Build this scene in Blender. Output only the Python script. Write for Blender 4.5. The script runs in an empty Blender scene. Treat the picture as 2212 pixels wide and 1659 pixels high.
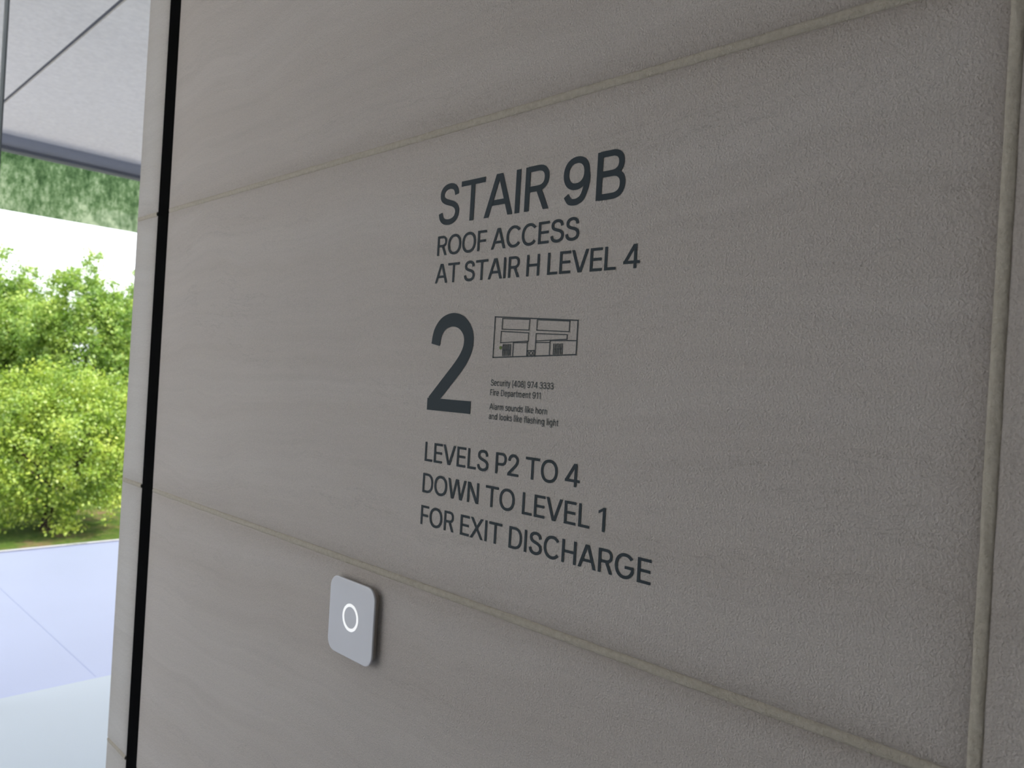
import bpy, bmesh, math, random
from math import *
from mathutils import Vector, Matrix, noise
random.seed(7)
scene=bpy.context.scene
col=scene.collection
try:
    scene.view_settings.view_transform='Standard'
    scene.view_settings.look='None'
except Exception: pass

# ------------------------------------------------------------------ helpers
def link(o): col.objects.link(o); return o
def mesh_obj(name,verts,faces,mats,matidx=None,smooth=False):
    me=bpy.data.meshes.new(name); me.from_pydata([tuple(v) for v in verts],[],faces)
    for m in mats: me.materials.append(m)
    if matidx: me.polygons.foreach_set('material_index',matidx)
    if smooth: me.polygons.foreach_set('use_smooth',[True]*len(me.polygons))
    me.update()
    return link(bpy.data.objects.new(name,me))
def box(name,a,b,mat,bevel=0):
    bm=bmesh.new(); bmesh.ops.create_cube(bm,size=1)
    c=[(a[i]+b[i])/2 for i in range(3)]; s=[abs(b[i]-a[i]) for i in range(3)]
    for v in bm.verts: v.co=Vector([c[i]+v.co[i]*s[i] for i in range(3)])
    if bevel: bmesh.ops.bevel(bm,geom=bm.edges[:],offset=bevel,segments=3,profile=.6,affect='EDGES')
    me=bpy.data.meshes.new(name); bm.to_mesh(me); bm.free(); me.materials.append(mat)
    return link(bpy.data.objects.new(name,me))
def struct(o): o['kind']='structure'; return o
def thing(o,label,cat,group=None):
    o['label']=label; o['category']=cat
    if group: o['group']=group
    return o
def child(o,p,label=None):
    o.parent=p; o.matrix_parent_inverse=Matrix.Translation(-Vector(p.location))
    if label: o['label']=label
    return o
def empty(name,loc):
    e=bpy.data.objects.new(name,None); e.location=loc; e.empty_display_size=.05; return link(e)

# ------------------------------------------------------------------ materials
class N:
    def __init__(s,name):
        s.m=bpy.data.materials.new(name); s.m.use_nodes=True; s.t=s.m.node_tree; s.t.nodes.clear()
        s.out=s.new('ShaderNodeOutputMaterial')
    def new(s,t,**k):
        n=s.t.nodes.new(t)
        for a,b in k.items(): setattr(n,a,b)
        return n
    def l(s,a,b): s.t.links.new(a,b)
    def math(s,op,a,b=None,c=None,clamp=False):
        n=s.new('ShaderNodeMath',operation=op); n.use_clamp=clamp
        for i,v in enumerate((a,b,c)):
            if v is None: continue
            if isinstance(v,bpy.types.NodeSocket): s.l(v,n.inputs[i])
            else: n.inputs[i].default_value=v
        return n.outputs[0]
    def noise(s,vec,scale,detail=3,rough=.5,dist=0):
        n=s.new('ShaderNodeTexNoise'); n.inputs['Scale'].default_value=scale; n.inputs['Detail'].default_value=detail
        n.inputs['Roughness'].default_value=rough; n.inputs['Distortion'].default_value=dist
        if vec is not None: s.l(vec,n.inputs['Vector'])
        return n.outputs['Fac']
    def mapping(s,vec,rot=(0,0,0),sc=(1,1,1),loc=(0,0,0)):
        n=s.new('ShaderNodeMapping'); n.inputs['Rotation'].default_value=rot; n.inputs['Scale'].default_value=sc; n.inputs['Location'].default_value=loc
        s.l(vec,n.inputs['Vector']); return n.outputs[0]
    def ramp(s,fac,stops):
        n=s.new('ShaderNodeValToRGB'); e=n.color_ramp.elements
        e[0].position=stops[0][0]; e[0].color=stops[0][1]; e[1].position=stops[-1][0]; e[1].color=stops[-1][1]
        for p,c in stops[1:-1]:
            x=e.new(p); x.color=c
        s.l(fac,n.inputs[0]); return n.outputs[0]
    def mix(s,fac,a,b,mode='MIX'):
        n=s.new('ShaderNodeMix',data_type='RGBA',blend_type=mode)
        for i,v in ((0,fac),(6,a),(7,b)):
            if isinstance(v,bpy.types.NodeSocket): s.l(v,n.inputs[i])
            else: n.inputs[i].default_value=v
        return n.outputs[2]
    def bump(s,h,strength,dist):
        n=s.new('ShaderNodeBump'); n.inputs['Strength'].default_value=strength; n.inputs['Distance'].default_value=dist
        s.l(h,n.inputs['Height']); return n.outputs[0]
    def principled(s,color,rough=.7,normal=None,spec=.3,metal=0,emit=0):
        n=s.new('ShaderNodeBsdfPrincipled')
        if isinstance(color,bpy.types.NodeSocket): s.l(color,n.inputs['Base Color'])
        else: n.inputs['Base Color'].default_value=color
        if isinstance(rough,bpy.types.NodeSocket): s.l(rough,n.inputs['Roughness'])
        else: n.inputs['Roughness'].default_value=rough
        n.inputs['Specular IOR Level'].default_value=spec; n.inputs['Metallic'].default_value=metal
        if emit: n.inputs['Emission Color'].default_value=(1,1,1,1); n.inputs['Emission Strength'].default_value=emit
        if normal is not None: s.l(normal,n.inputs['Normal'])
        s.l(n.outputs[0],s.out.inputs[0]); return n
    def coord(s): return s.new('ShaderNodeTexCoord').outputs['Object']
def rgb(r,g,b):
    f=lambda c:(c/255/12.92) if c/255<=.04045 else ((c/255+.055)/1.055)**2.4
    return (f(r),f(g),f(b),1)
def simple(name,c,rough=.6,spec=.3,metal=0,bumpsc=None,bs=.1,emit=0,var=.06,vsc=None):
    n=N(name); nm=None; co=n.coord()
    f=n.noise(co,vsc if vsc else (12 if bumpsc is None else bumpsc*.2),3)
    colr=n.mix(f,tuple(x*(1-var) for x in c[:3])+(1,),tuple(min(1,x*(1+var)) for x in c[:3])+(1,))
    if bumpsc: nm=n.bump(n.noise(co,bumpsc,2),bs,.001)
    n.principled(colr,rough,nm,spec,metal,emit); return n.m

def stone_mat(name,base,lines=1.0):
    n=N(name); co=n.coord()
    warp=n.noise(n.mapping(co,sc=(1.7,1,1.7)),1.4,3,.5)
    sx=n.new('ShaderNodeSeparateXYZ'); n.l(co,sx.inputs[0])
    zz=n.math('ADD',n.math('MULTIPLY',sx.outputs[0],-0.03),sx.outputs[2])
    zz=n.math('ADD',zz,n.math('MULTIPLY',warp,.14))
    cmb=n.new('ShaderNodeCombineXYZ')
    n.l(n.math('MULTIPLY',sx.outputs[0],.42),cmb.inputs[0]); n.l(zz,cmb.inputs[2])
    v=cmb.outputs[0]
    broad=n.noise(n.mapping(v,sc=(1.2,1,10)),1.0,3,.5)
    band=n.noise(n.mapping(v,sc=(2.0,1,26),loc=(3,0,5)),1.0,3,.5)
    fine=n.noise(n.mapping(v,sc=(2.6,1,90)),1.0,4,.6)
    ridge=n.noise(n.mapping(v,sc=(8.0,1,22)),1.3,8,.68)
    rd=n.math('ABSOLUTE',n.math('SUBTRACT',ridge,.5))
    rl=n.math('SUBTRACT',1,n.math('MULTIPLY',rd,130,clamp=True),clamp=True)
    gate=n.math('MULTIPLY',n.math('SUBTRACT',n.noise(n.mapping(v,sc=(2.5,1,9)),1.7,2),.50),6,clamp=True)
    rl=n.math('MULTIPLY',n.math('MULTIPLY',rl,gate),.22*lines)
    bd=n.math('MULTIPLY',n.math('SUBTRACT',band,.55),5,clamp=True)
    grain=n.noise(co,460,2,.65)
    spots=n.noise(co,160,2,.5)
    mott=n.noise(co,4,3,.5)
    val=n.math('ADD',1.0,n.math('MULTIPLY',n.math('SUBTRACT',broad,.5),.22))
    val=n.math('SUBTRACT',val,n.math('MULTIPLY',bd,.06))
    val=n.math('ADD',val,n.math('MULTIPLY',n.math('SUBTRACT',fine,.5),.13))
    val=n.math('ADD',val,n.math('MULTIPLY',n.math('SUBTRACT',grain,.5),.46))
    val=n.math('ADD',val,n.math('MULTIPLY',n.math('SUBTRACT',spots,.5),.12))
    val=n.math('ADD',val,n.math('MULTIPLY',n.math('SUBTRACT',mott,.5),.10))
    val=n.math('SUBTRACT',val,rl)
    pit=n.math('MULTIPLY',n.math('SUBTRACT',n.noise(co,230,1),.75),9,clamp=True)
    val=n.math('SUBTRACT',val,n.math('MULTIPLY',pit,.3))
    tint=n.mix(broad,tuple(base[i]*(1.01,.985,.96)[i] for i in range(3))+(1,),tuple(base[i]*(.99,1.01,1.04)[i] for i in range(3))+(1,))
    cc=n.new('ShaderNodeCombineColor')
    for i in range(3): n.l(val,cc.inputs[i])
    c=n.mix(1.0,tint,cc.outputs[0],'MULTIPLY')
    at=n.new('ShaderNodeAttribute'); at.attribute_name='edge_tone'
    edge_mix=n.math('MULTIPLY',at.outputs['Fac'],n.math('ADD',.35,n.math('MULTIPLY',mott,.8)))
    c=n.mix(n.math('MULTIPLY',edge_mix,.36,clamp=True),c,(base[0]*.62,base[1]*.57,base[2]*.52,1))  # stone turns browner and darker towards the panel joints
    hgt=n.math('ADD',n.math('MULTIPLY',grain,.9),n.math('MULTIPLY',spots,.4))
    hgt=n.math('SUBTRACT',hgt,n.math('MULTIPLY',pit,.5))
    n.principled(c,.75,n.bump(hgt,.8,.0020),.22)
    return n.m
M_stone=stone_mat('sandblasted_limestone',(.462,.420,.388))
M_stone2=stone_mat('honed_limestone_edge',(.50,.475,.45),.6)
n=N('sealant_joint'); co=n.coord()
c=n.mix(n.noise(co,200,3),rgb(158,150,137),rgb(188,180,167))
n.principled(c,.85,n.bump(n.noise(co,380,3,.7),.9,.0016),.15); M_mortar=n.m
M_black=simple('black_gap',(.0012,.0012,.0014,1),.9,.02)
M_ink=simple('slate_vinyl',rgb(46,55,61),.65,.2)
M_ink_sm=simple('slate_vinyl_fine',rgb(58,64,68),.6,.2)
M_plate=simple('reader_plastic',rgb(210,210,216),.35,.4)
M_plate_side=simple('reader_side',rgb(186,176,168),.5,.3)
M_ring=simple('reader_ring',(.97,.97,.98,1),.4,.3,emit=.45)
M_dot=simple('map_marker_green',rgb(92,112,56),.6,.2)
M_ceil=simple('ceiling_plaster',rgb(222,222,217),.9,.1,bumpsc=60,bs=1.0,var=.14,vsc=34)
M_ceilj=simple('ceiling_joint',rgb(112,114,118),.8,.1)
M_head=simple('header_metal',rgb(152,158,170),.5,.3)
M_headd=simple('header_dark',rgb(88,92,102),.5,.3)
M_wallp=simple('painted_wall',rgb(214,208,204),.9,.1)
def floor_mat(name,c,r):
    n=N(name); co=n.coord()
    f=n.noise(co,1.3,3,.5); g2=n.noise(co,160,2,.5)
    colr=n.mix(f,tuple(x*.95 for x in c[:3])+(1,),tuple(min(1,x*1.05) for x in c[:3])+(1,))
    colr=n.mix(n.math('MULTIPLY',g2,.10),colr,(.9,.92,.95,1))
    n.principled(colr,r,None,.4); return n.m
M_floor_b=floor_mat('polished_floor_sky_tint',rgb(180,192,234),.30)  # blue of the reflected sky put into the base colour
M_floor_n=floor_mat('terrazzo_floor',rgb(198,212,228),.30)
M_floorj=simple('floor_joint',rgb(174,187,228),.6,.2)
M_bounce=simple('pale_bounce_ground',rgb(204,196,192),.9,.1)
M_bark=simple('bark',rgb(62,52,42),.9,.1,bumpsc=30,bs=.6)
n=N('meadow'); co=n.coord()
a=n.noise(co,.9,5,.7); b=n.noise(co,7,5,.75)
c=n.mix(n.math('MULTIPLY',n.math('SUBTRACT',a,.50),7,clamp=True),rgb(72,98,38),rgb(134,108,86))
c=n.mix(n.math('MULTIPLY',n.math('SUBTRACT',b,.42),3,clamp=True),c,rgb(120,134,66))
n.principled(c,.95,n.bump(b,1.0,.10),.05); M_ground=n.m
def leaf_mat(name,c1,c2,c3):
    n=N(name); co=n.coord()
    a=n.noise(co,1.1,3,.6); b=n.noise(co,7,2,.6)
    f=n.math('ADD',n.math('MULTIPLY',a,.6),n.math('MULTIPLY',b,.5),clamp=True)
    c=n.ramp(f,[(.35,c1),(.52,c2),(.70,c3)])
    d=n.new('ShaderNodeBsdfDiffuse'); t=n.new('ShaderNodeBsdfTranslucent'); g=n.new('ShaderNodeBsdfGlossy'); g.inputs['Roughness'].default_value=.45
    n.l(c,d.inputs[0]); n.l(c,t.inputs[0])
    m=n.new('ShaderNodeMixShader'); m.inputs[0].default_value=.36; n.l(d.outputs[0],m.inputs[1]); n.l(t.outputs[0],m.inputs[2])
    m2=n.new('ShaderNodeMixShader'); m2.inputs[0].default_value=.06; n.l(m.outputs[0],m2.inputs[1]); n.l(g.outputs[0],m2.inputs[2])
    n.l(m2.outputs[0],n.out.inputs[0]); return n.m
M_leaf=leaf_mat('foliage_green',rgb(80,114,36),rgb(138,168,54),rgb(200,212,92))
M_leaf2=leaf_mat('foliage_deep',rgb(76,112,44),rgb(126,162,60),rgb(184,202,94))
def glass(name,f,tint):
    n=N(name); t=n.new('ShaderNodeBsdfTransparent'); t.inputs[0].default_value=tint
    g=n.new('ShaderNodeBsdfGlossy'); g.inputs['Roughness'].default_value=.02
    fr=n.new('ShaderNodeFresnel'); fr.inputs[0].default_value=1.2
    m=n.new('ShaderNodeMixShader'); n.l(n.math('MULTIPLY',fr.outputs[0],f),m.inputs[0]); n.l(t.outputs[0],m.inputs[1]); n.l(g.outputs[0],m.inputs[2])
    n.l(m.outputs[0],n.out.inputs[0]); return n.m
M_glass=glass('clear_glass',.8,(.985,.99,.99,1))
M_gedge=simple('glass_edge',rgb(160,166,168),.2,.5)
M_gedge_d=simple('glass_edge_dark',rgb(88,94,98),.3,.5)
n=N('patterned_canopy_glass'); co=n.coord()
s1=n.noise(n.mapping(co,sc=(1,5,4)),2.0,8,.85); s2=n.noise(n.mapping(co,sc=(1,40,14)),1.0,5,.8)
f=n.math('ADD',n.math('MULTIPLY',s1,.70),n.math('MULTIPLY',s2,.42))
sp=n.new('ShaderNodeSeparateXYZ'); n.l(co,sp.inputs[0])
f=n.math('ADD',f,n.math('MULTIPLY',n.math('SUBTRACT',2.95,sp.outputs[2]),.20))
c=n.ramp(f,[(.44,rgb(66,98,62)),(.56,rgb(128,156,116)),(.70,rgb(212,222,200))])
d=n.new('ShaderNodeBsdfDiffuse'); t=n.new('ShaderNodeBsdfTranslucent'); n.l(c,d.inputs[0]); n.l(c,t.inputs[0])
m=n.new('ShaderNodeMixShader'); m.inputs[0].default_value=.65; n.l(d.outputs[0],m.inputs[1]); n.l(t.outputs[0],m.inputs[2]); n.l(m.outputs[0],n.out.inputs[0]); M_frit=n.m

# ------------------------------------------------------------------ stone wall
J=.0085
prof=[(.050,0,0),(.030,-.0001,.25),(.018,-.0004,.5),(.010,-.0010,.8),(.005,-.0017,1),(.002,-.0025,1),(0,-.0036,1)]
def stone_wall(name,xs,zs,thick,mat):
    """xs, zs: joint centre lines; face on y=0 looking to -y, back at y=thick"""
    V=[];F=[];MI=[];DT=[]
    def add(p,d=0.0): V.append(p); DT.append(d); return len(V)-1
    for i in range(len(xs)-1):
        for k in range(len(zs)-1):
            x0=xs[i]+J/2; x1=xs[i+1]-J/2; z0=zs[k]+J/2; z1=zs[k+1]-J/2
            rings=[]
            for ins,dep,dt in prof:
                rings.append([add((x0+ins,-dep,z0+ins),dt),add((x1-ins,-dep,z0+ins),dt),add((x1-ins,-dep,z1-ins),dt),add((x0+ins,-dep,z1-ins),dt)])
            F.append(tuple(rings[0])); MI.append(0)
            for r in range(len(rings)-1):
                a,b=rings[r],rings[r+1]
                for q in range(4):
                    F.append((a[q],b[q],b[(q+1)%4],a[(q+1)%4])); MI.append(0)
    def bead(p0,p1,horizontal):
        seg=8; L=max(2,int((Vector(p1)-Vector(p0)).length/.008)); prev=None
        for j in range(L+1):
            t=j/L; c=Vector(p0).lerp(Vector(p1),t); row=[]
            wv=1+.12*noise.noise(Vector((c.x*25,7.1,c.z*25)))
            for s in range(seg+1):
                a=pi*s/seg; w=cos(a)*(J/2+.0010)*wv; d=.0036-.0024*sin(a)
                wob=noise.noise(Vector((c.x*80,s*1.3,c.z*80)))*.0008
                row.append(add((c.x+(0 if horizontal else w),d+wob,c.z+(w if horizontal else 0))))
            if prev:
                for s in range(seg):
                    F.append((prev[s],prev[s+1],row[s+1],row[s])); MI.append(1)
            prev=row
    for z in zs[1:-1]: bead((xs[0]+J/2+.004,0,z),(xs[-1]-J/2-.004,0,z),True)
    for x in xs[1:-1]: bead((x,0,zs[0]),(x,0,zs[-1]),False)
    a=(xs[0]+J/2,.0050,zs[0]+J/2); b=(xs[-1]-J/2,thick,zs[-1]-J/2)
    c=[add((x,y,z)) for x in (a[0],b[0]) for y in (a[1],b[1]) for z in (a[2],b[2])]
    for f in ((0,1,3,2),(4,6,7,5),(0,4,5,1),(2,3,7,6),(1,5,7,3),(0,2,6,4)):
        F.append(tuple(c[q] for q in f)); MI.append(0)
    o=mesh_obj(name,V,F,[mat,M_mortar],MI,smooth=True)
    at=o.data.attributes.new('edge_tone','FLOAT','POINT'); at.data.foreach_set('value',DT)
    bm=bmesh.new(); bm.from_mesh(o.data); bmesh.ops.recalc_face_normals(bm,faces=bm.faces[:]); bm.to_mesh(o.data); bm.free()
    return struct(o)
ZS=[-.004,.609,1.222,1.835,2.448,3.13]
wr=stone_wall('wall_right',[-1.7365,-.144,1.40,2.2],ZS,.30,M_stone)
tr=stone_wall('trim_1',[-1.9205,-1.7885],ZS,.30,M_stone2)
struct(box('trim_2',(-1.793,.003,0),(-1.732,.29,3.13),M_black))

# ------------------------------------------------------------------ room shell
FX=-6.76; CZ=3.13
struct(box('floor',(-3.88,-3.2,-.30),(2.2,3.4,0),M_floor_n))
fb=struct(box('floor.001',(FX-.02,-3.2,-.30),(-3.88,3.4,0),M_floor_b))
struct(box('trim_3',(-6.7,.62,-.001),(-3.9,.623,.0004),M_floorj))
struct(box('ceiling',(FX-.02,-3.2,CZ),(2.2,.512,CZ+.25),M_ceil))
struct(box('ceiling.001',(FX-.02,.534,CZ),(2.2,3.4,CZ+.25),M_ceil))
struct(box('trim_4',(FX-.02,.512,CZ+.012),(2.2,.534,CZ+.25),M_ceilj))
struct(box('trim_5',(FX-.08,-3.2,3.04),(FX+.03,3.4,CZ),M_head))
struct(box('trim_6',(FX-.06,-3.2,3.015),(FX+.045,3.4,3.04),M_headd))
struct(box('trim_7',(FX-.06,-3.2,-.02),(FX-.02,3.4,.008),M_wallp))
struct(box('wall_back',(2.2,-3.2,-.3),(2.35,3.4,CZ+.25),M_wallp))
struct(box('wall_left',(-1.6,-3.35,-.3),(2.35,-3.2,CZ+.25),M_wallp))
struct(box('wall_side',(FX,3.4,-.3),(2.35,3.55,CZ+.25),M_wallp))
w1=box('window_1',(FX-.012,-3.2,.012),(FX,3.4,3.015),M_glass); struct(w1)
gp=empty('glass_partition',(-3.88,-.8,0))
thing(gp,'clear frameless full-height glass partition standing on the pale floor','glass partition')
g=box('glass_pane',(-3.89,-1.9,0.0),(-3.872,.100,3.13),M_glass); child(g,gp)
g=box('edge_strip',(-3.892,.100,0.0),(-3.870,.110,3.13),M_gedge); child(g,gp,'grey polished glass edge strip')
g=box('edge_seal',(-3.893,.110,0.0),(-3.869,.115,3.13),M_gedge_d); child(g,gp,'thin dark edge seal')
cg=box('canopy_glass',(FX-.55,-5,2.66),(FX-.53,6,3.25),M_frit)
thing(cg,'pale green streaked patterned glass canopy outside window','canopy glass')

# ------------------------------------------------------------------ stroke lettering
S=.125; H=S/2
def R(x0,y0,x1,y1): return ('q',[(x0,y0),(x1,y0),(x1,y1),(x0,y1)])
def D(x0,y0,x1,y1,hw=.14): return ('q',[(x0-hw/2,y0),(x0+hw/2,y0),(x1+hw/2,y1),(x1-hw/2,y1)])
def arc(cx,cy,rx,ry,a0,a1,n=22,e=2.15):
    o=[]
    for i in range(n+1):
        a=radians(a0+(a1-a0)*i/n); c,s=cos(a),sin(a)
        o.append((cx+rx*copysign(abs(c)**(2/e),c),cy+ry*copysign(abs(s)**(2/e),s)))
    return o
def cat(p,n=8):
    q=[p[0]]+list(p)+[p[-1]]; o=[]
    for i in range(1,len(q)-2):
        a,b,c,d=q[i-1],q[i],q[i+1],q[i+2]
        for k in range(n):
            t=k/n
            o.append(tuple(.5*((2*b[j])+(-a[j]+c[j])*t+(2*a[j]-5*b[j]+4*c[j]-d[j])*t*t+(-a[j]+3*b[j]-3*c[j]+d[j])*t**3) for j in (0,1)))
    o.append(p[-1]); return o
def P(p,closed=False,w=S): return ('r',p,closed,w)
def ringp(cx,cy,rx,ry,w=S,e=2.2): return P(arc(cx,cy,rx,ry,0,360,44,e)[:-1],True,w)
Spts=[(.64,.715),(.595,.85),(.50,.925),(.365,.95),(.21,.918),(.118,.835),(.10,.735),(.135,.645),(.235,.58),(.37,.535),(.52,.487),(.635,.405),(.675,.28),(.63,.15),(.52,.075),(.375,.05),(.21,.08),(.105,.165),(.065,.295)]
G={}
def g(c,w,l,r,*sh): G[c]=(w,l,r,sh)
RD=.06; ST=.105; DG=.02
g('S',.74,RD,RD,P(cat(Spts)))
g('T',.82,.04,.04,R(0,.885,.82,1),R(.41-H,0,.41+H,.885))
g('A',.92,DG,DG,D(.07,0,.435,1),D(.85,0,.485,1),R(.2,.275,.72,.385))
g('I',S,ST,ST,R(0,0,S,1))
g('R',.71,ST,.05,R(0,0,S,1),P([(H,.943)]+arc(.37,.715,.255,.228,90,-90,18,2.3)+[(H,.487)],w=.115),D(.635,0,.39,.49,.145))
g('9',.70,.06,.07,ringp(.335,.665,.275,.285),P(cat([(.61,.665),(.632,.52),(.60,.32),(.52,.14),(.42,.07),(.31,.05),(.18,.08),(.085,.21)])))
g('B',.70,ST,.06,R(0,0,S,1),P([(H,.943)]+arc(.36,.735,.235,.208,90,-90,18,2.3)+[(H,.527)],w=.115),P([(H,.527)]+arc(.385,.292,.255,.235,90,-90,18,2.3)+[(H,.057)],w=.115))
g('O',.94,RD,RD,ringp(.47,.5,.407,.45))
g('C',.87,RD,.05,P(arc(.465,.5,.40,.45,38,322,34)))
g('G',.89,RD,.08,P(arc(.465,.5,.40,.45,38,345,36)),R(.48,.40,.89,.51),R(.79,.33,.89,.45))
g('F',.59,ST,.04,R(0,0,S,1),R(S,.888,.59,1),R(S,.435,.55,.545))
g('E',.61,ST,.06,R(0,0,S,1),R(S,.888,.61,1),R(S,.455,.575,.563),R(S,0,.61,.112))
g('L',.57,ST,.04,R(0,0,S,1),R(S,0,.57,.112))
g('H',.76,ST,ST,R(0,0,S,1),R(.76-S,0,.76,1),R(S,.45,.76-S,.562))
g('V',.90,DG,DG,D(.43,0,.07,1),D(.47,0,.83,1))
g('W',1.29,.02,.02,D(.335,0,.07,1,.135),D(.365,0,.62,1,.13),D(.925,0,.67,1,.13),D(.955,0,1.22,1,.135))
g('N',.76,ST,ST,R(0,0,S,1),R(.76-S,0,.76,1),D(.675,0,.085,1,.165))
g('X',.88,DG,DG,D(.08,0,.79,1,.15),D(.80,0,.09,1,.15))
g('D',.79,ST,RD,R(0,0,S,1),P([(H,.943)]+arc(.33,.5,.397,.443,90,-90,26,2.3)+[(H,.057)],w=.115))
g('P',.67,ST,.05,R(0,0,S,1),P([(H,.943)]+arc(.37,.70,.24,.243,90,-90,18,2.3)+[(H,.457)],w=.115))
g('4',.78,.05,.05,D(.075,.27,.54,1,.15),R(.50,0,.50+S,1),R(0,.205,.78,.315))
g('1',.34,.08,.14,R(.215,0,.34,1),('q',[(.0,.725),(.215,.87),(.25,1),(.0,.85)]))
g('2',.66,.07,.07,P(cat([(.07,.69),(.10,.82),(.19,.915),(.33,.95),(.47,.915),(.565,.82),(.585,.71),(.55,.60),(.455,.475),(.26,.285),(.052,.085)])),R(-.004,0,.66,.112))
g('3',.67,.06,.06,P(cat([(.08,.74),(.14,.88),(.33,.95),(.5,.9),(.56,.75),(.5,.6),(.36,.53),(.22,.53)])),P(cat([(.22,.53),(.36,.53),(.54,.46),(.60,.29),(.53,.12),(.33,.05),(.13,.11),(.06,.26)])))
g('0',.68,.07,.07,ringp(.34,.5,.28,.45))
g('8',.68,.06,.06,ringp(.34,.74,.235,.21),ringp(.34,.29,.28,.24))
g('7',.62,.06,.05,R(0,.885,.62,1),D(.20,0,.545,.9,.135))
g('(',.24,.07,.03,P(cat([(.22,1.06),(.10,.82),(.062,.43),(.10,.04),(.22,-.2)]),w=.11))
g(')',.24,.03,.07,P(cat([(.02,1.06),(.14,.82),(.178,.43),(.14,.04),(.02,-.2)]),w=.11))
g(' ',.23,.05,.05)
X=.745; cx=X/2; ry=cx-.045
g('o',.62,.055,.055,ringp(.31,cx,.25,ry))
g('e',.60,.055,.05,P(arc(.30,cx,.245,ry,0,318,30)),R(.07,cx-.04,.59,cx+.055))
g('c',.57,.055,.04,P(arc(.305,cx,.245,ry,42,318,28)))
g('s',.52,.04,.05,P([(x*.72,y*.745) for x,y in cat(Spts)],w=.115))
g('i',S,.085,.085,R(0,0,S,X),R(-.01,.87,S+.01,1.01))
g('l',S,.09,.09,R(0,0,S,1.03))
g('t',.38,.03,.03,P([(.18,.93),(.18,.2)]+cat([(.18,.2),(.21,.085),(.28,.06),(.37,.063)]),w=.12),R(0,.645,.37,.745))
g('f',.38,.03,.03,P([(.17,0),(.17,.82)]+cat([(.17,.82),(.2,.93),(.27,.975),(.38,.97)]),w=.12),R(0,.645,.36,.745))
g('r',.36,.09,.02,R(0,0,S,X),P(cat([(H,.42),(.11,.6),(.2,.675),(.36,.685)]),w=.12))
g('n',.57,.09,.085,R(0,0,S,X),P([(H,.4)]+arc(.285,.43,.222,.255,180,0,16)+[(.507,0)],w=.122))
g('h',.57,.09,.085,R(0,0,S,1.03),P([(H,.4)]+arc(.285,.43,.222,.255,180,0,16)+[(.507,0)],w=.122))
g('m',.90,.09,.085,R(0,0,S,X),P([(H,.4)]+arc(.256,.44,.194,.245,180,0,16)+[(.45,0)],w=.12),P([(.45,.4)]+arc(.644,.44,.194,.245,180,0,16)+[(.838,0)],w=.12))
g('u',.57,.085,.09,R(.57-S,0,.57,X),P([(.063,X),(.063,.33)]+arc(.285,.315,.222,.255,180,360,16)+[(.507,.4)],w=.122))
g('y',.60,.02,.02,D(.30,0,.065,X,.135),P([(.54,X),(.315,.05)]+cat([(.315,.05),(.25,-.13),(.17,-.19),(.06,-.185)]),w=.125))
g('k',.56,.09,.02,R(0,0,S,1.03),D(.09,.26,.48,X,.15),D(.48,0,.22,.42,.15))
g('p',.61,.09,.055,R(0,-.27,S,X),ringp(.315,cx,.237,ry))
g('d',.61,.055,.09,R(.61-S,0,.61,1.03),ringp(.295,cx,.237,ry))
g('g',.61,.055,.09,R(.61-S,0,.61,X),ringp(.295,cx,.237,ry),P([(.548,.1)]+cat([(.548,.1),(.53,-.1),(.43,-.2),(.28,-.215),(.1,-.15)]),w=.12))
g('a',.54,.05,.09,P(cat([(.06,.54),(.12,.65),(.26,.695),(.41,.65),(.478,.52),(.478,.3),(.478,0)]),w=.122),P(cat([(.47,.42),(.3,.41),(.12,.36),(.06,.21),(.11,.09),(.23,.05),(.38,.1),(.47,.22)]),w=.115))
def ribbon(p,closed,w,V,F,T):
    pts=[Vector(q) for q in p]
    q=[pts[0]]
    for a in pts[1:]:
        if (a-q[-1]).length>1e-4: q.append(a)
    pts=q; n=len(pts); base=len(V)
    for i in range(n):
        if closed: a,b=pts[i-1],pts[(i+1)%n]; d=(b-a).normalized(); m=1
        else:
            if i==0: d=(pts[1]-pts[0]).normalized(); m=1
            elif i==n-1: d=(pts[-1]-pts[-2]).normalized(); m=1
            else:
                d1=(pts[i]-pts[i-1]).normalized(); d2=(pts[i+1]-pts[i]).normalized(); d=(d1+d2).normalized(); m=1/max(.5,d.dot(d1))
        nn=Vector((-d.y,d.x))*w/2*m
        V.append(T(pts[i]+nn)); V.append(T(pts[i]-nn))
    for i in range(n if closed else n-1):
        j=(i+1)%n
        F.append((base+2*i,base+2*i+1,base+2*j+1,base+2*j))
YF=-.0006
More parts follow.
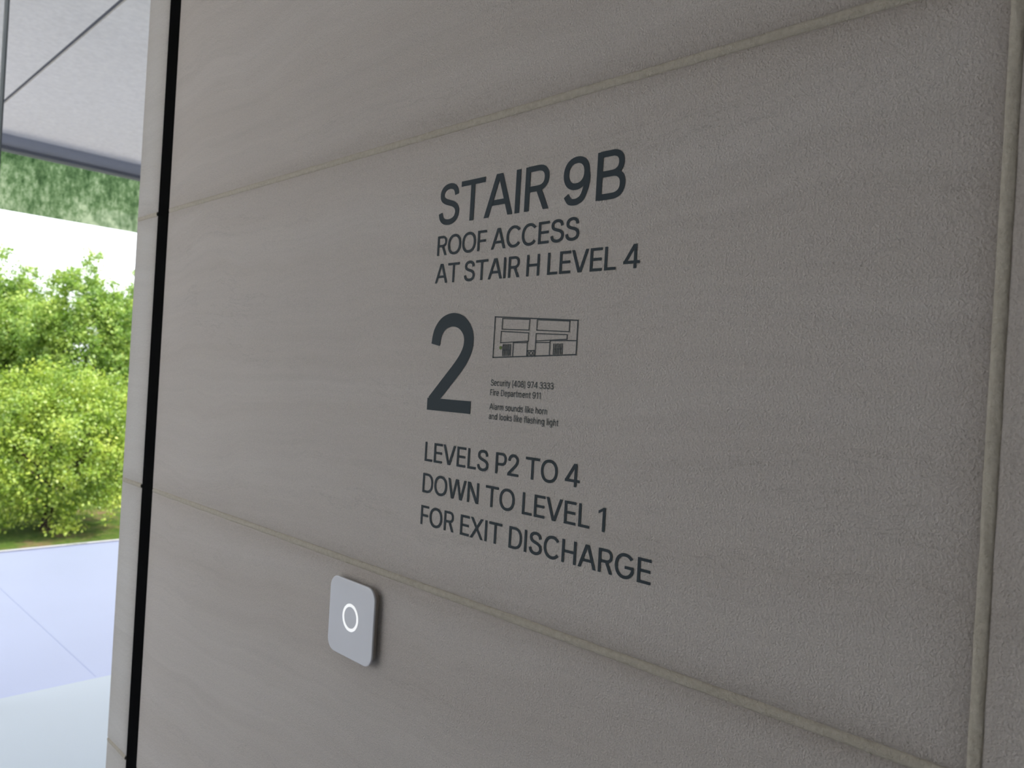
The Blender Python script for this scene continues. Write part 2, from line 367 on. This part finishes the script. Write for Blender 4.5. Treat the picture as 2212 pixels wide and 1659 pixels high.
def lettering(name,s,x,z,cap,width,mat,wscale=1.0,bold=1.0):
    pos=[]; cur=0
    for i,c in enumerate(s):
        w,l,r,sh=G[c]
        if i>0: cur+=l
        pos.append(cur); cur+=w*wscale
        last=cur; cur+=r
    track=(width/cap-last)/max(1,len(s)-1) if width else 0
    V=[];F=[]; dl=(bold-1)*S/2; layer=0
    for i,c in enumerate(s):
        w,l,r,sh=G[c]; ox=pos[i]+track*i
        for t in sh:
            yy=YF-(layer%4)*.00004; layer+=1
            T=lambda p,ox=ox,yy=yy:(x+(ox+p[0]*wscale)*cap,yy,z+p[1]*cap)
            if t[0]=='q':
                q=[list(p) for p in t[1]]
                ys=[p[1] for p in q]
                q[0][0]-=dl; q[3][0]-=dl; q[1][0]+=dl; q[2][0]+=dl
                if max(ys)-min(ys)<.2:
                    lo=0 if min(ys)<.01 else dl*1.2; hi=0 if max(ys)>.98 else dl*1.2
                    if lo==0: hi*=1.6
                    if hi==0: lo*=1.6
                    q[0][1]-=lo; q[1][1]-=lo; q[2][1]+=hi; q[3][1]+=hi
                b=len(V); V+= [T(p) for p in q]; F.append((b,b+1,b+2,b+3))
            else: ribbon(t[1],t[2],t[3]*bold,V,F,T)
    o=mesh_obj(name,V,F,[mat])
    bm=bmesh.new(); bm.from_mesh(o.data)
    bm.normal_update()
    fl=[f for f in bm.faces if f.normal.y>0]
    if fl: bmesh.ops.reverse_faces(bm,faces=fl)
    bm.to_mesh(o.data); bm.free()
    return o,track
sign=empty('stair_sign',(-.65,0,1.3))
thing(sign,'dark slate stair level sign lettering applied on limestone wall','sign')
XL=-.802
for nm,s,x,z,cap,w,m,lab,bd,ws in (
 ('heading_lettering','STAIR',XL,1.7065,.0530,.1975,M_ink,'large dark heading word STAIR',1.12,1.02),
 ('heading_number','9B',-.5824,1.7060,.0530,.0865,M_ink,'large dark heading characters 9B',1.12,1.03),
 ('access_lettering','ROOF ACCESS',XL+.001,1.6655,.0260,.2455,M_ink,'dark line reading ROOF ACCESS',1.08,1.04),
 ('access_lettering','AT STAIR H LEVEL 4',XL,1.6285,.0257,.331,M_ink,'dark line reading AT STAIR H LEVEL 4',1.08,1.04),
 ('floor_number','2',XL,1.459,.1265,None,M_ink,'very large dark number 2',1.12,1),
 ('levels_lettering','LEVELS P2 TO 4',XL,1.3903,.0257,.268,M_ink,'dark line reading LEVELS P2 TO 4',1.08,1.04),
 ('levels_lettering','DOWN TO LEVEL 1',XL-.001,1.3483,.0257,.307,M_ink,'dark line reading DOWN TO LEVEL 1',1.08,1.04),
 ('levels_lettering','FOR EXIT DISCHARGE',XL-.001,1.3053,.0257,.368,M_ink,'dark line reading FOR EXIT DISCHARGE',1.08,1.04),
 ('contact_lettering','Security (408) 974 3333',-.683,1.4965,.0076,.103,M_ink_sm,'small dark line with security phone number',1.0,.9),
 ('contact_lettering','Fire Department 911',-.683,1.4845,.0076,.084,M_ink_sm,'small dark line with fire department number',1.0,.9),
 ('alarm_lettering','Alarm sounds like horn',-.683,1.4672,.0076,.0955,M_ink_sm,'small dark line about alarm sound',1.0,.9),
 ('alarm_lettering','and looks like flashing light',-.683,1.4552,.0076,.1135,M_ink_sm,'small dark line about flashing light',1.0,.9)):
    o,t=lettering(nm,s,x,z,cap,w,m,ws,bd); child(o,sign,lab)
V=[];F=[]
def mp(u,v):
    zt=1.5815-.0065*u; zb=1.5313+.0055*u
    return (-.682+.1325*u,zb+(zt-zb)*v)
def line(a,b,w=.0011):
    A=Vector(mp(*a)); B=Vector(mp(*b)); d=(B-A).normalized(); e=d*w/2; nn=Vector((-d.y,d.x))*w/2
    k=len(V); yy=YF-(k//4%3)*.00004
    for q in (A-e-nn,B+e-nn,B+e+nn,A-e+nn): V.append((q.x,yy,q.y))
    F.append((k,k+1,k+2,k+3))
def poly(p,w=.0011,closed=True):
    for i in range(len(p) if closed else len(p)-1): line(p[i],p[(i+1)%len(p)],w)
poly([(0,0),(1,0),(1,1),(0,1)],.0014)
poly([(.10,.70),(.44,.69),(.445,.97),(.10,.965)])
poly([(.535,.69),(.91,.665),(.91,.97),(.535,.97)])
poly([(.09,.36),(.09,.645),(.44,.615),(.44,.40)])
poly([(.53,.40),(.53,.60),(.89,.58),(.89,.45)])
line((.255,0),(.255,.37)); line((.255,.36),(.43,.36)); line((.43,0),(.43,.40))
line((.53,0),(.53,.40)); line((.53,.36),(.70,.36)); line((.70,0),(.70,.41)); line((.70,.41),(1,.41))
for u0 in (.125,.745):
    for k in range(6):
        u=u0+k*.0195
        line((u,.19),(u,.315),.0013); line((u,.04),(u,.16),.0013)
    line((u0,.175),(u0+.1,.175),.0007)
poly([(.435,.01),(.525,.01),(.525,.15),(.435,.15)],.001)
for u in (.44,.482):
    line((u+.003,.03),(u+.035,.13),.0009); line((u+.003,.13),(u+.035,.03),.0009)
o=mesh_obj('floor_plan_diagram',V,F,[M_ink_sm]); child(o,sign,'small thin-line building floor plan diagram')
q=mp(.095,.235); V=[(q[0]+.0022*cos(a*pi/8),YF-.0001,q[1]+.0022*sin(a*pi/8)) for a in range(16)]
o=mesh_obj('location_marker',V,[tuple(range(16))],[M_dot]); child(o,sign,'tiny olive green location dot')

# ------------------------------------------------------------------ card reader
def rrect(cx_,cz,w,h,r,n=10,y=0):
    o=[]
    for (sx,sz,a0) in ((1,1,0),(-1,1,90),(-1,-1,180),(1,-1,270)):
        for i in range(n+1):
            a=radians(a0+90*i/n); o.append((cx_+sx*(w/2-r)+r*cos(a),y,cz+sz*(h/2-r)+r*sin(a)))
    return o
RX,RZ,RW,RH=-.9355,1.1440,.1125,.112
rd=empty('card_reader',(RX,0,RZ))
thing(rd,'white rounded square access card reader mounted on stone wall','card reader')
def slab(name,w,h,r,rings,mat):
    V=[];F=[]; m=None
    for ins,y in rings:
        p=rrect(RX,RZ,w-2*ins,h-2*ins,max(r-ins,.001),10,y); m=len(p); V+=p
    for k in range(len(rings)-1):
        for i in range(m):
            j=(i+1)%m; F.append((k*m+i,k*m+j,(k+1)*m+j,(k+1)*m+i))
    F.append(tuple(range(m))[::-1]); F.append(tuple(range((len(rings)-1)*m,len(rings)*m)))
    o=mesh_obj(name,V,F,[mat])
    bm=bmesh.new(); bm.from_mesh(o.data); bmesh.ops.recalc_face_normals(bm,faces=bm.faces[:]); bm.to_mesh(o.data); bm.free()
    return o
o=slab('back_housing',RW-.012,RH-.012,.012,[(0,.0015),(0,-.0090)],M_plate_side); child(o,rd,'brown-grey back housing')
o=slab('face_plate',RW,RH,.018,[(.001,-.0088),(0,-.0092),(0,-.0112),(.0004,-.0117),(.0014,-.012)],M_plate); child(o,rd)
V=[];F=[]
n_=64
for i in range(n_):
    a=2*pi*i/n_
    for rr,y in ((.0154,-.0119),(.0157,-.0124),(.0199,-.0124),(.0202,-.0119)): V.append((RX+rr*cos(a),y,RZ+.003+rr*sin(a)))
for i in range(n_):
    for k in range(3):
        F.append((i*4+k,i*4+k+1,((i+1)%n_)*4+k+1,((i+1)%n_)*4+k))
o=mesh_obj('indicator_ring',V,F,[M_ring]); child(o,rd,'glowing bright white ring')

# ------------------------------------------------------------------ outside
struct(box('ground',(-140,-90,-3.4),(60,90,-3.0),M_ground))
struct(box('ground.001',(-17.5,-30,-3.2),(14,30,-2.96),M_bounce))  # unseen pale ground added to cut the green bounce into the room
def tube(V,F,pts,rad,seg=8):
    base=len(V)
    for i,p in enumerate(pts):
        p=Vector(p); d=(Vector(pts[min(i+1,len(pts)-1)])-Vector(pts[max(i-1,0)])).normalized()
        u=d.orthogonal().normalized(); v=d.cross(u)
        for s in range(seg):
            a=2*pi*s/seg; V.append(p+u*cos(a)*rad[i]+v*sin(a)*rad[i])
    for i in range(len(pts)-1):
        for s in range(seg):
            F.append((base+i*seg+s,base+i*seg+(s+1)%seg,base+(i+1)*seg+(s+1)%seg,base+(i+1)*seg+s))
def make_tree(cr,cz,crz,clumps,leaves,ls,mat,seed,trunk_r=.11):
    rnd=random.Random(seed)
    V=[];F=[]
    tz=cz-crz*.2
    tube(V,F,[(0,0,0),(.05,.02,tz*.35),(-.03,.05,tz*.7),(.0,.0,tz+.4)],[trunk_r*1.4,trunk_r,trunk_r*.85,trunk_r*.4])
    for k in range(9):
        a=k*2.4+rnd.random(); s=tz*(.42+.06*k)
        e=(cos(a)*cr*.75,sin(a)*cr*.75,s+crz*(.5+.5*rnd.random()))
        tube(V,F,[(0,0,s),(e[0]*.4,e[1]*.4,s+(e[2]-s)*.35),e],[trunk_r*.55,trunk_r*.35,.012],6)
    tm=bpy.data.meshes.new('trunk'); tm.from_pydata([tuple(v) for v in V],[],F); tm.materials.append(M_bark)
    for p in tm.polygons: p.use_smooth=True
    V=[];F=[]
    for c in range(clumps):
        z=rnd.uniform(-1,1); a=rnd.uniform(0,2*pi); rr=sqrt(1-z*z)
        dv=Vector((rr*cos(a),rr*sin(a),z))
        bumpy=1+.36*noise.noise(dv*1.9+Vector((seed,0,0)))+.24*noise.noise(dv*4.5+Vector((0,seed,0)))
        k=rnd.uniform(.45,1)**.6*bumpy
        cpt=Vector((dv.x*cr*k,dv.y*cr*k,cz+dv.z*crz*k)); crad=rnd.uniform(.15,.36)
        for l in range(leaves):
            q=Vector((rnd.gauss(0,1),rnd.gauss(0,1),rnd.gauss(0,.8)))*crad*.6
            p=cpt+q
            if p.z<.12: continue
            nrm=(Vector((rnd.gauss(0,.7),rnd.gauss(0,.7),rnd.gauss(.6,.6)))+dv*.5).normalized()
            u=nrm.orthogonal().normalized(); u.rotate(Matrix.Rotation(rnd.uniform(0,6.28),3,nrm)); v=nrm.cross(u)
            s=ls*rnd.uniform(.6,1.25); b=len(V)
            V+= [p-u*s*.5,p+v*s*.32-nrm*s*.08,p+u*s*.5-nrm*s*.12,p-v*s*.32-nrm*s*.08]
            F.append((b,b+1,b+2,b+3))
    fm=bpy.data.meshes.new('foliage'); fm.from_pydata([tuple(v) for v in V],[],F); fm.materials.append(mat)
    return tm,fm
near=make_tree(2.25,2.2,2.0,620,90,.092,M_leaf,3,.10)
tall=make_tree(1.98,4.2,3.35,560,85,.125,M_leaf2,11,.14)
def place(kind,x,y,rot,sc,label,scz=None):
    e=empty('tree',(x,y,-3.0)); e.rotation_euler=(0,0,rot); e.scale=(sc,sc,scz or sc)
    thing(e,label,'tree','orchard trees outside the window')
    for nm,m in zip(('trunk','foliage'),kind):
        o=link(bpy.data.objects.new(nm,m)); o.parent=e
        if nm=='foliage': o['kind']='stuff'
    return e
L1='round bright green fruit tree standing on the orchard grass'
L2='tall leafy green tree standing behind the fruit trees'
place(near,-22.5,5.30,.4,1.0,L1)
for x,y,r,s in ((-24.6,-.7,1.2,.95),(-20.6,11.4,2.2,1.0),(-24.2,-6.3,3.0,1.0),(-25.9,10.4,4.2,.68),(-27.3,5.1,2.9,.66)): place(near,x,y,r,s,L1)
for x,y,r,s,z in ((-31.0,8.4,.3,1.0,1.05),(-35.8,6.0,2.0,1.05,1.10),(-35.8,12.1,3.3,1.0,1.08),(-31.4,2.2,4.1,1.0,.97),(-30.2,14.0,5.2,1.0,.97),(-32,-4.0,.7,1.0,1.0),(-41.6,8.8,2.7,1.1,1.1),(-42,15.2,1.7,1.1,1.1),(-41,2.2,5,1.1,1.1)): place(tall,x,y,r,s,L2,z)

# ------------------------------------------------------------------ light
w=bpy.data.worlds.new('sky'); scene.world=w; w.use_nodes=True; nt=w.node_tree
bg=nt.nodes['Background']; bg.inputs[0].default_value=(.92,.95,1.0,1); bg.inputs[1].default_value=2.35
sun=bpy.data.lights.new('sun','SUN'); sun.energy=5.8; sun.angle=.01; sun.color=(1,.95,.84)
so=link(bpy.data.objects.new('sun',sun)); so.rotation_euler=Vector((-.40,-.32,-.80)).to_track_quat('-Z','Y').to_euler()
al=bpy.data.lights.new('lobby_fill_light','AREA'); al.shape='RECTANGLE'; al.size=2.5; al.size_y=1.0; al.energy=34; al.color=(1,.98,.96)  # unseen fill light added to brighten the lobby floor
ao=link(bpy.data.objects.new('lobby_fill_light',al)); ao.location=(-3.4,2.6,3.1)

# ------------------------------------------------------------------ camera
f=1661.0; a=atan(1695/f); r=radians(3.36)
cam=bpy.data.cameras.new('camera'); cam.sensor_width=36; cam.lens=36*f/2212; cam.clip_start=.02; cam.clip_end=500
co=link(bpy.data.objects.new('camera',cam))
fw=Vector((-cos(a),sin(a),0)); rt=Vector((sin(a),cos(a),0)); up=Vector((0,0,1))
R_=rt*cos(r)+up*sin(r); U_=-rt*sin(r)+up*cos(r)
co.matrix_world=Matrix(((R_.x,U_.x,-fw.x,0),(R_.y,U_.y,-fw.y,-.66),(R_.z,U_.z,-fw.z,1.5),(0,0,0,1)))
cam.dof.use_dof=True; cam.dof.focus_distance=.92; cam.dof.aperture_fstop=8.5
scene.camera=co
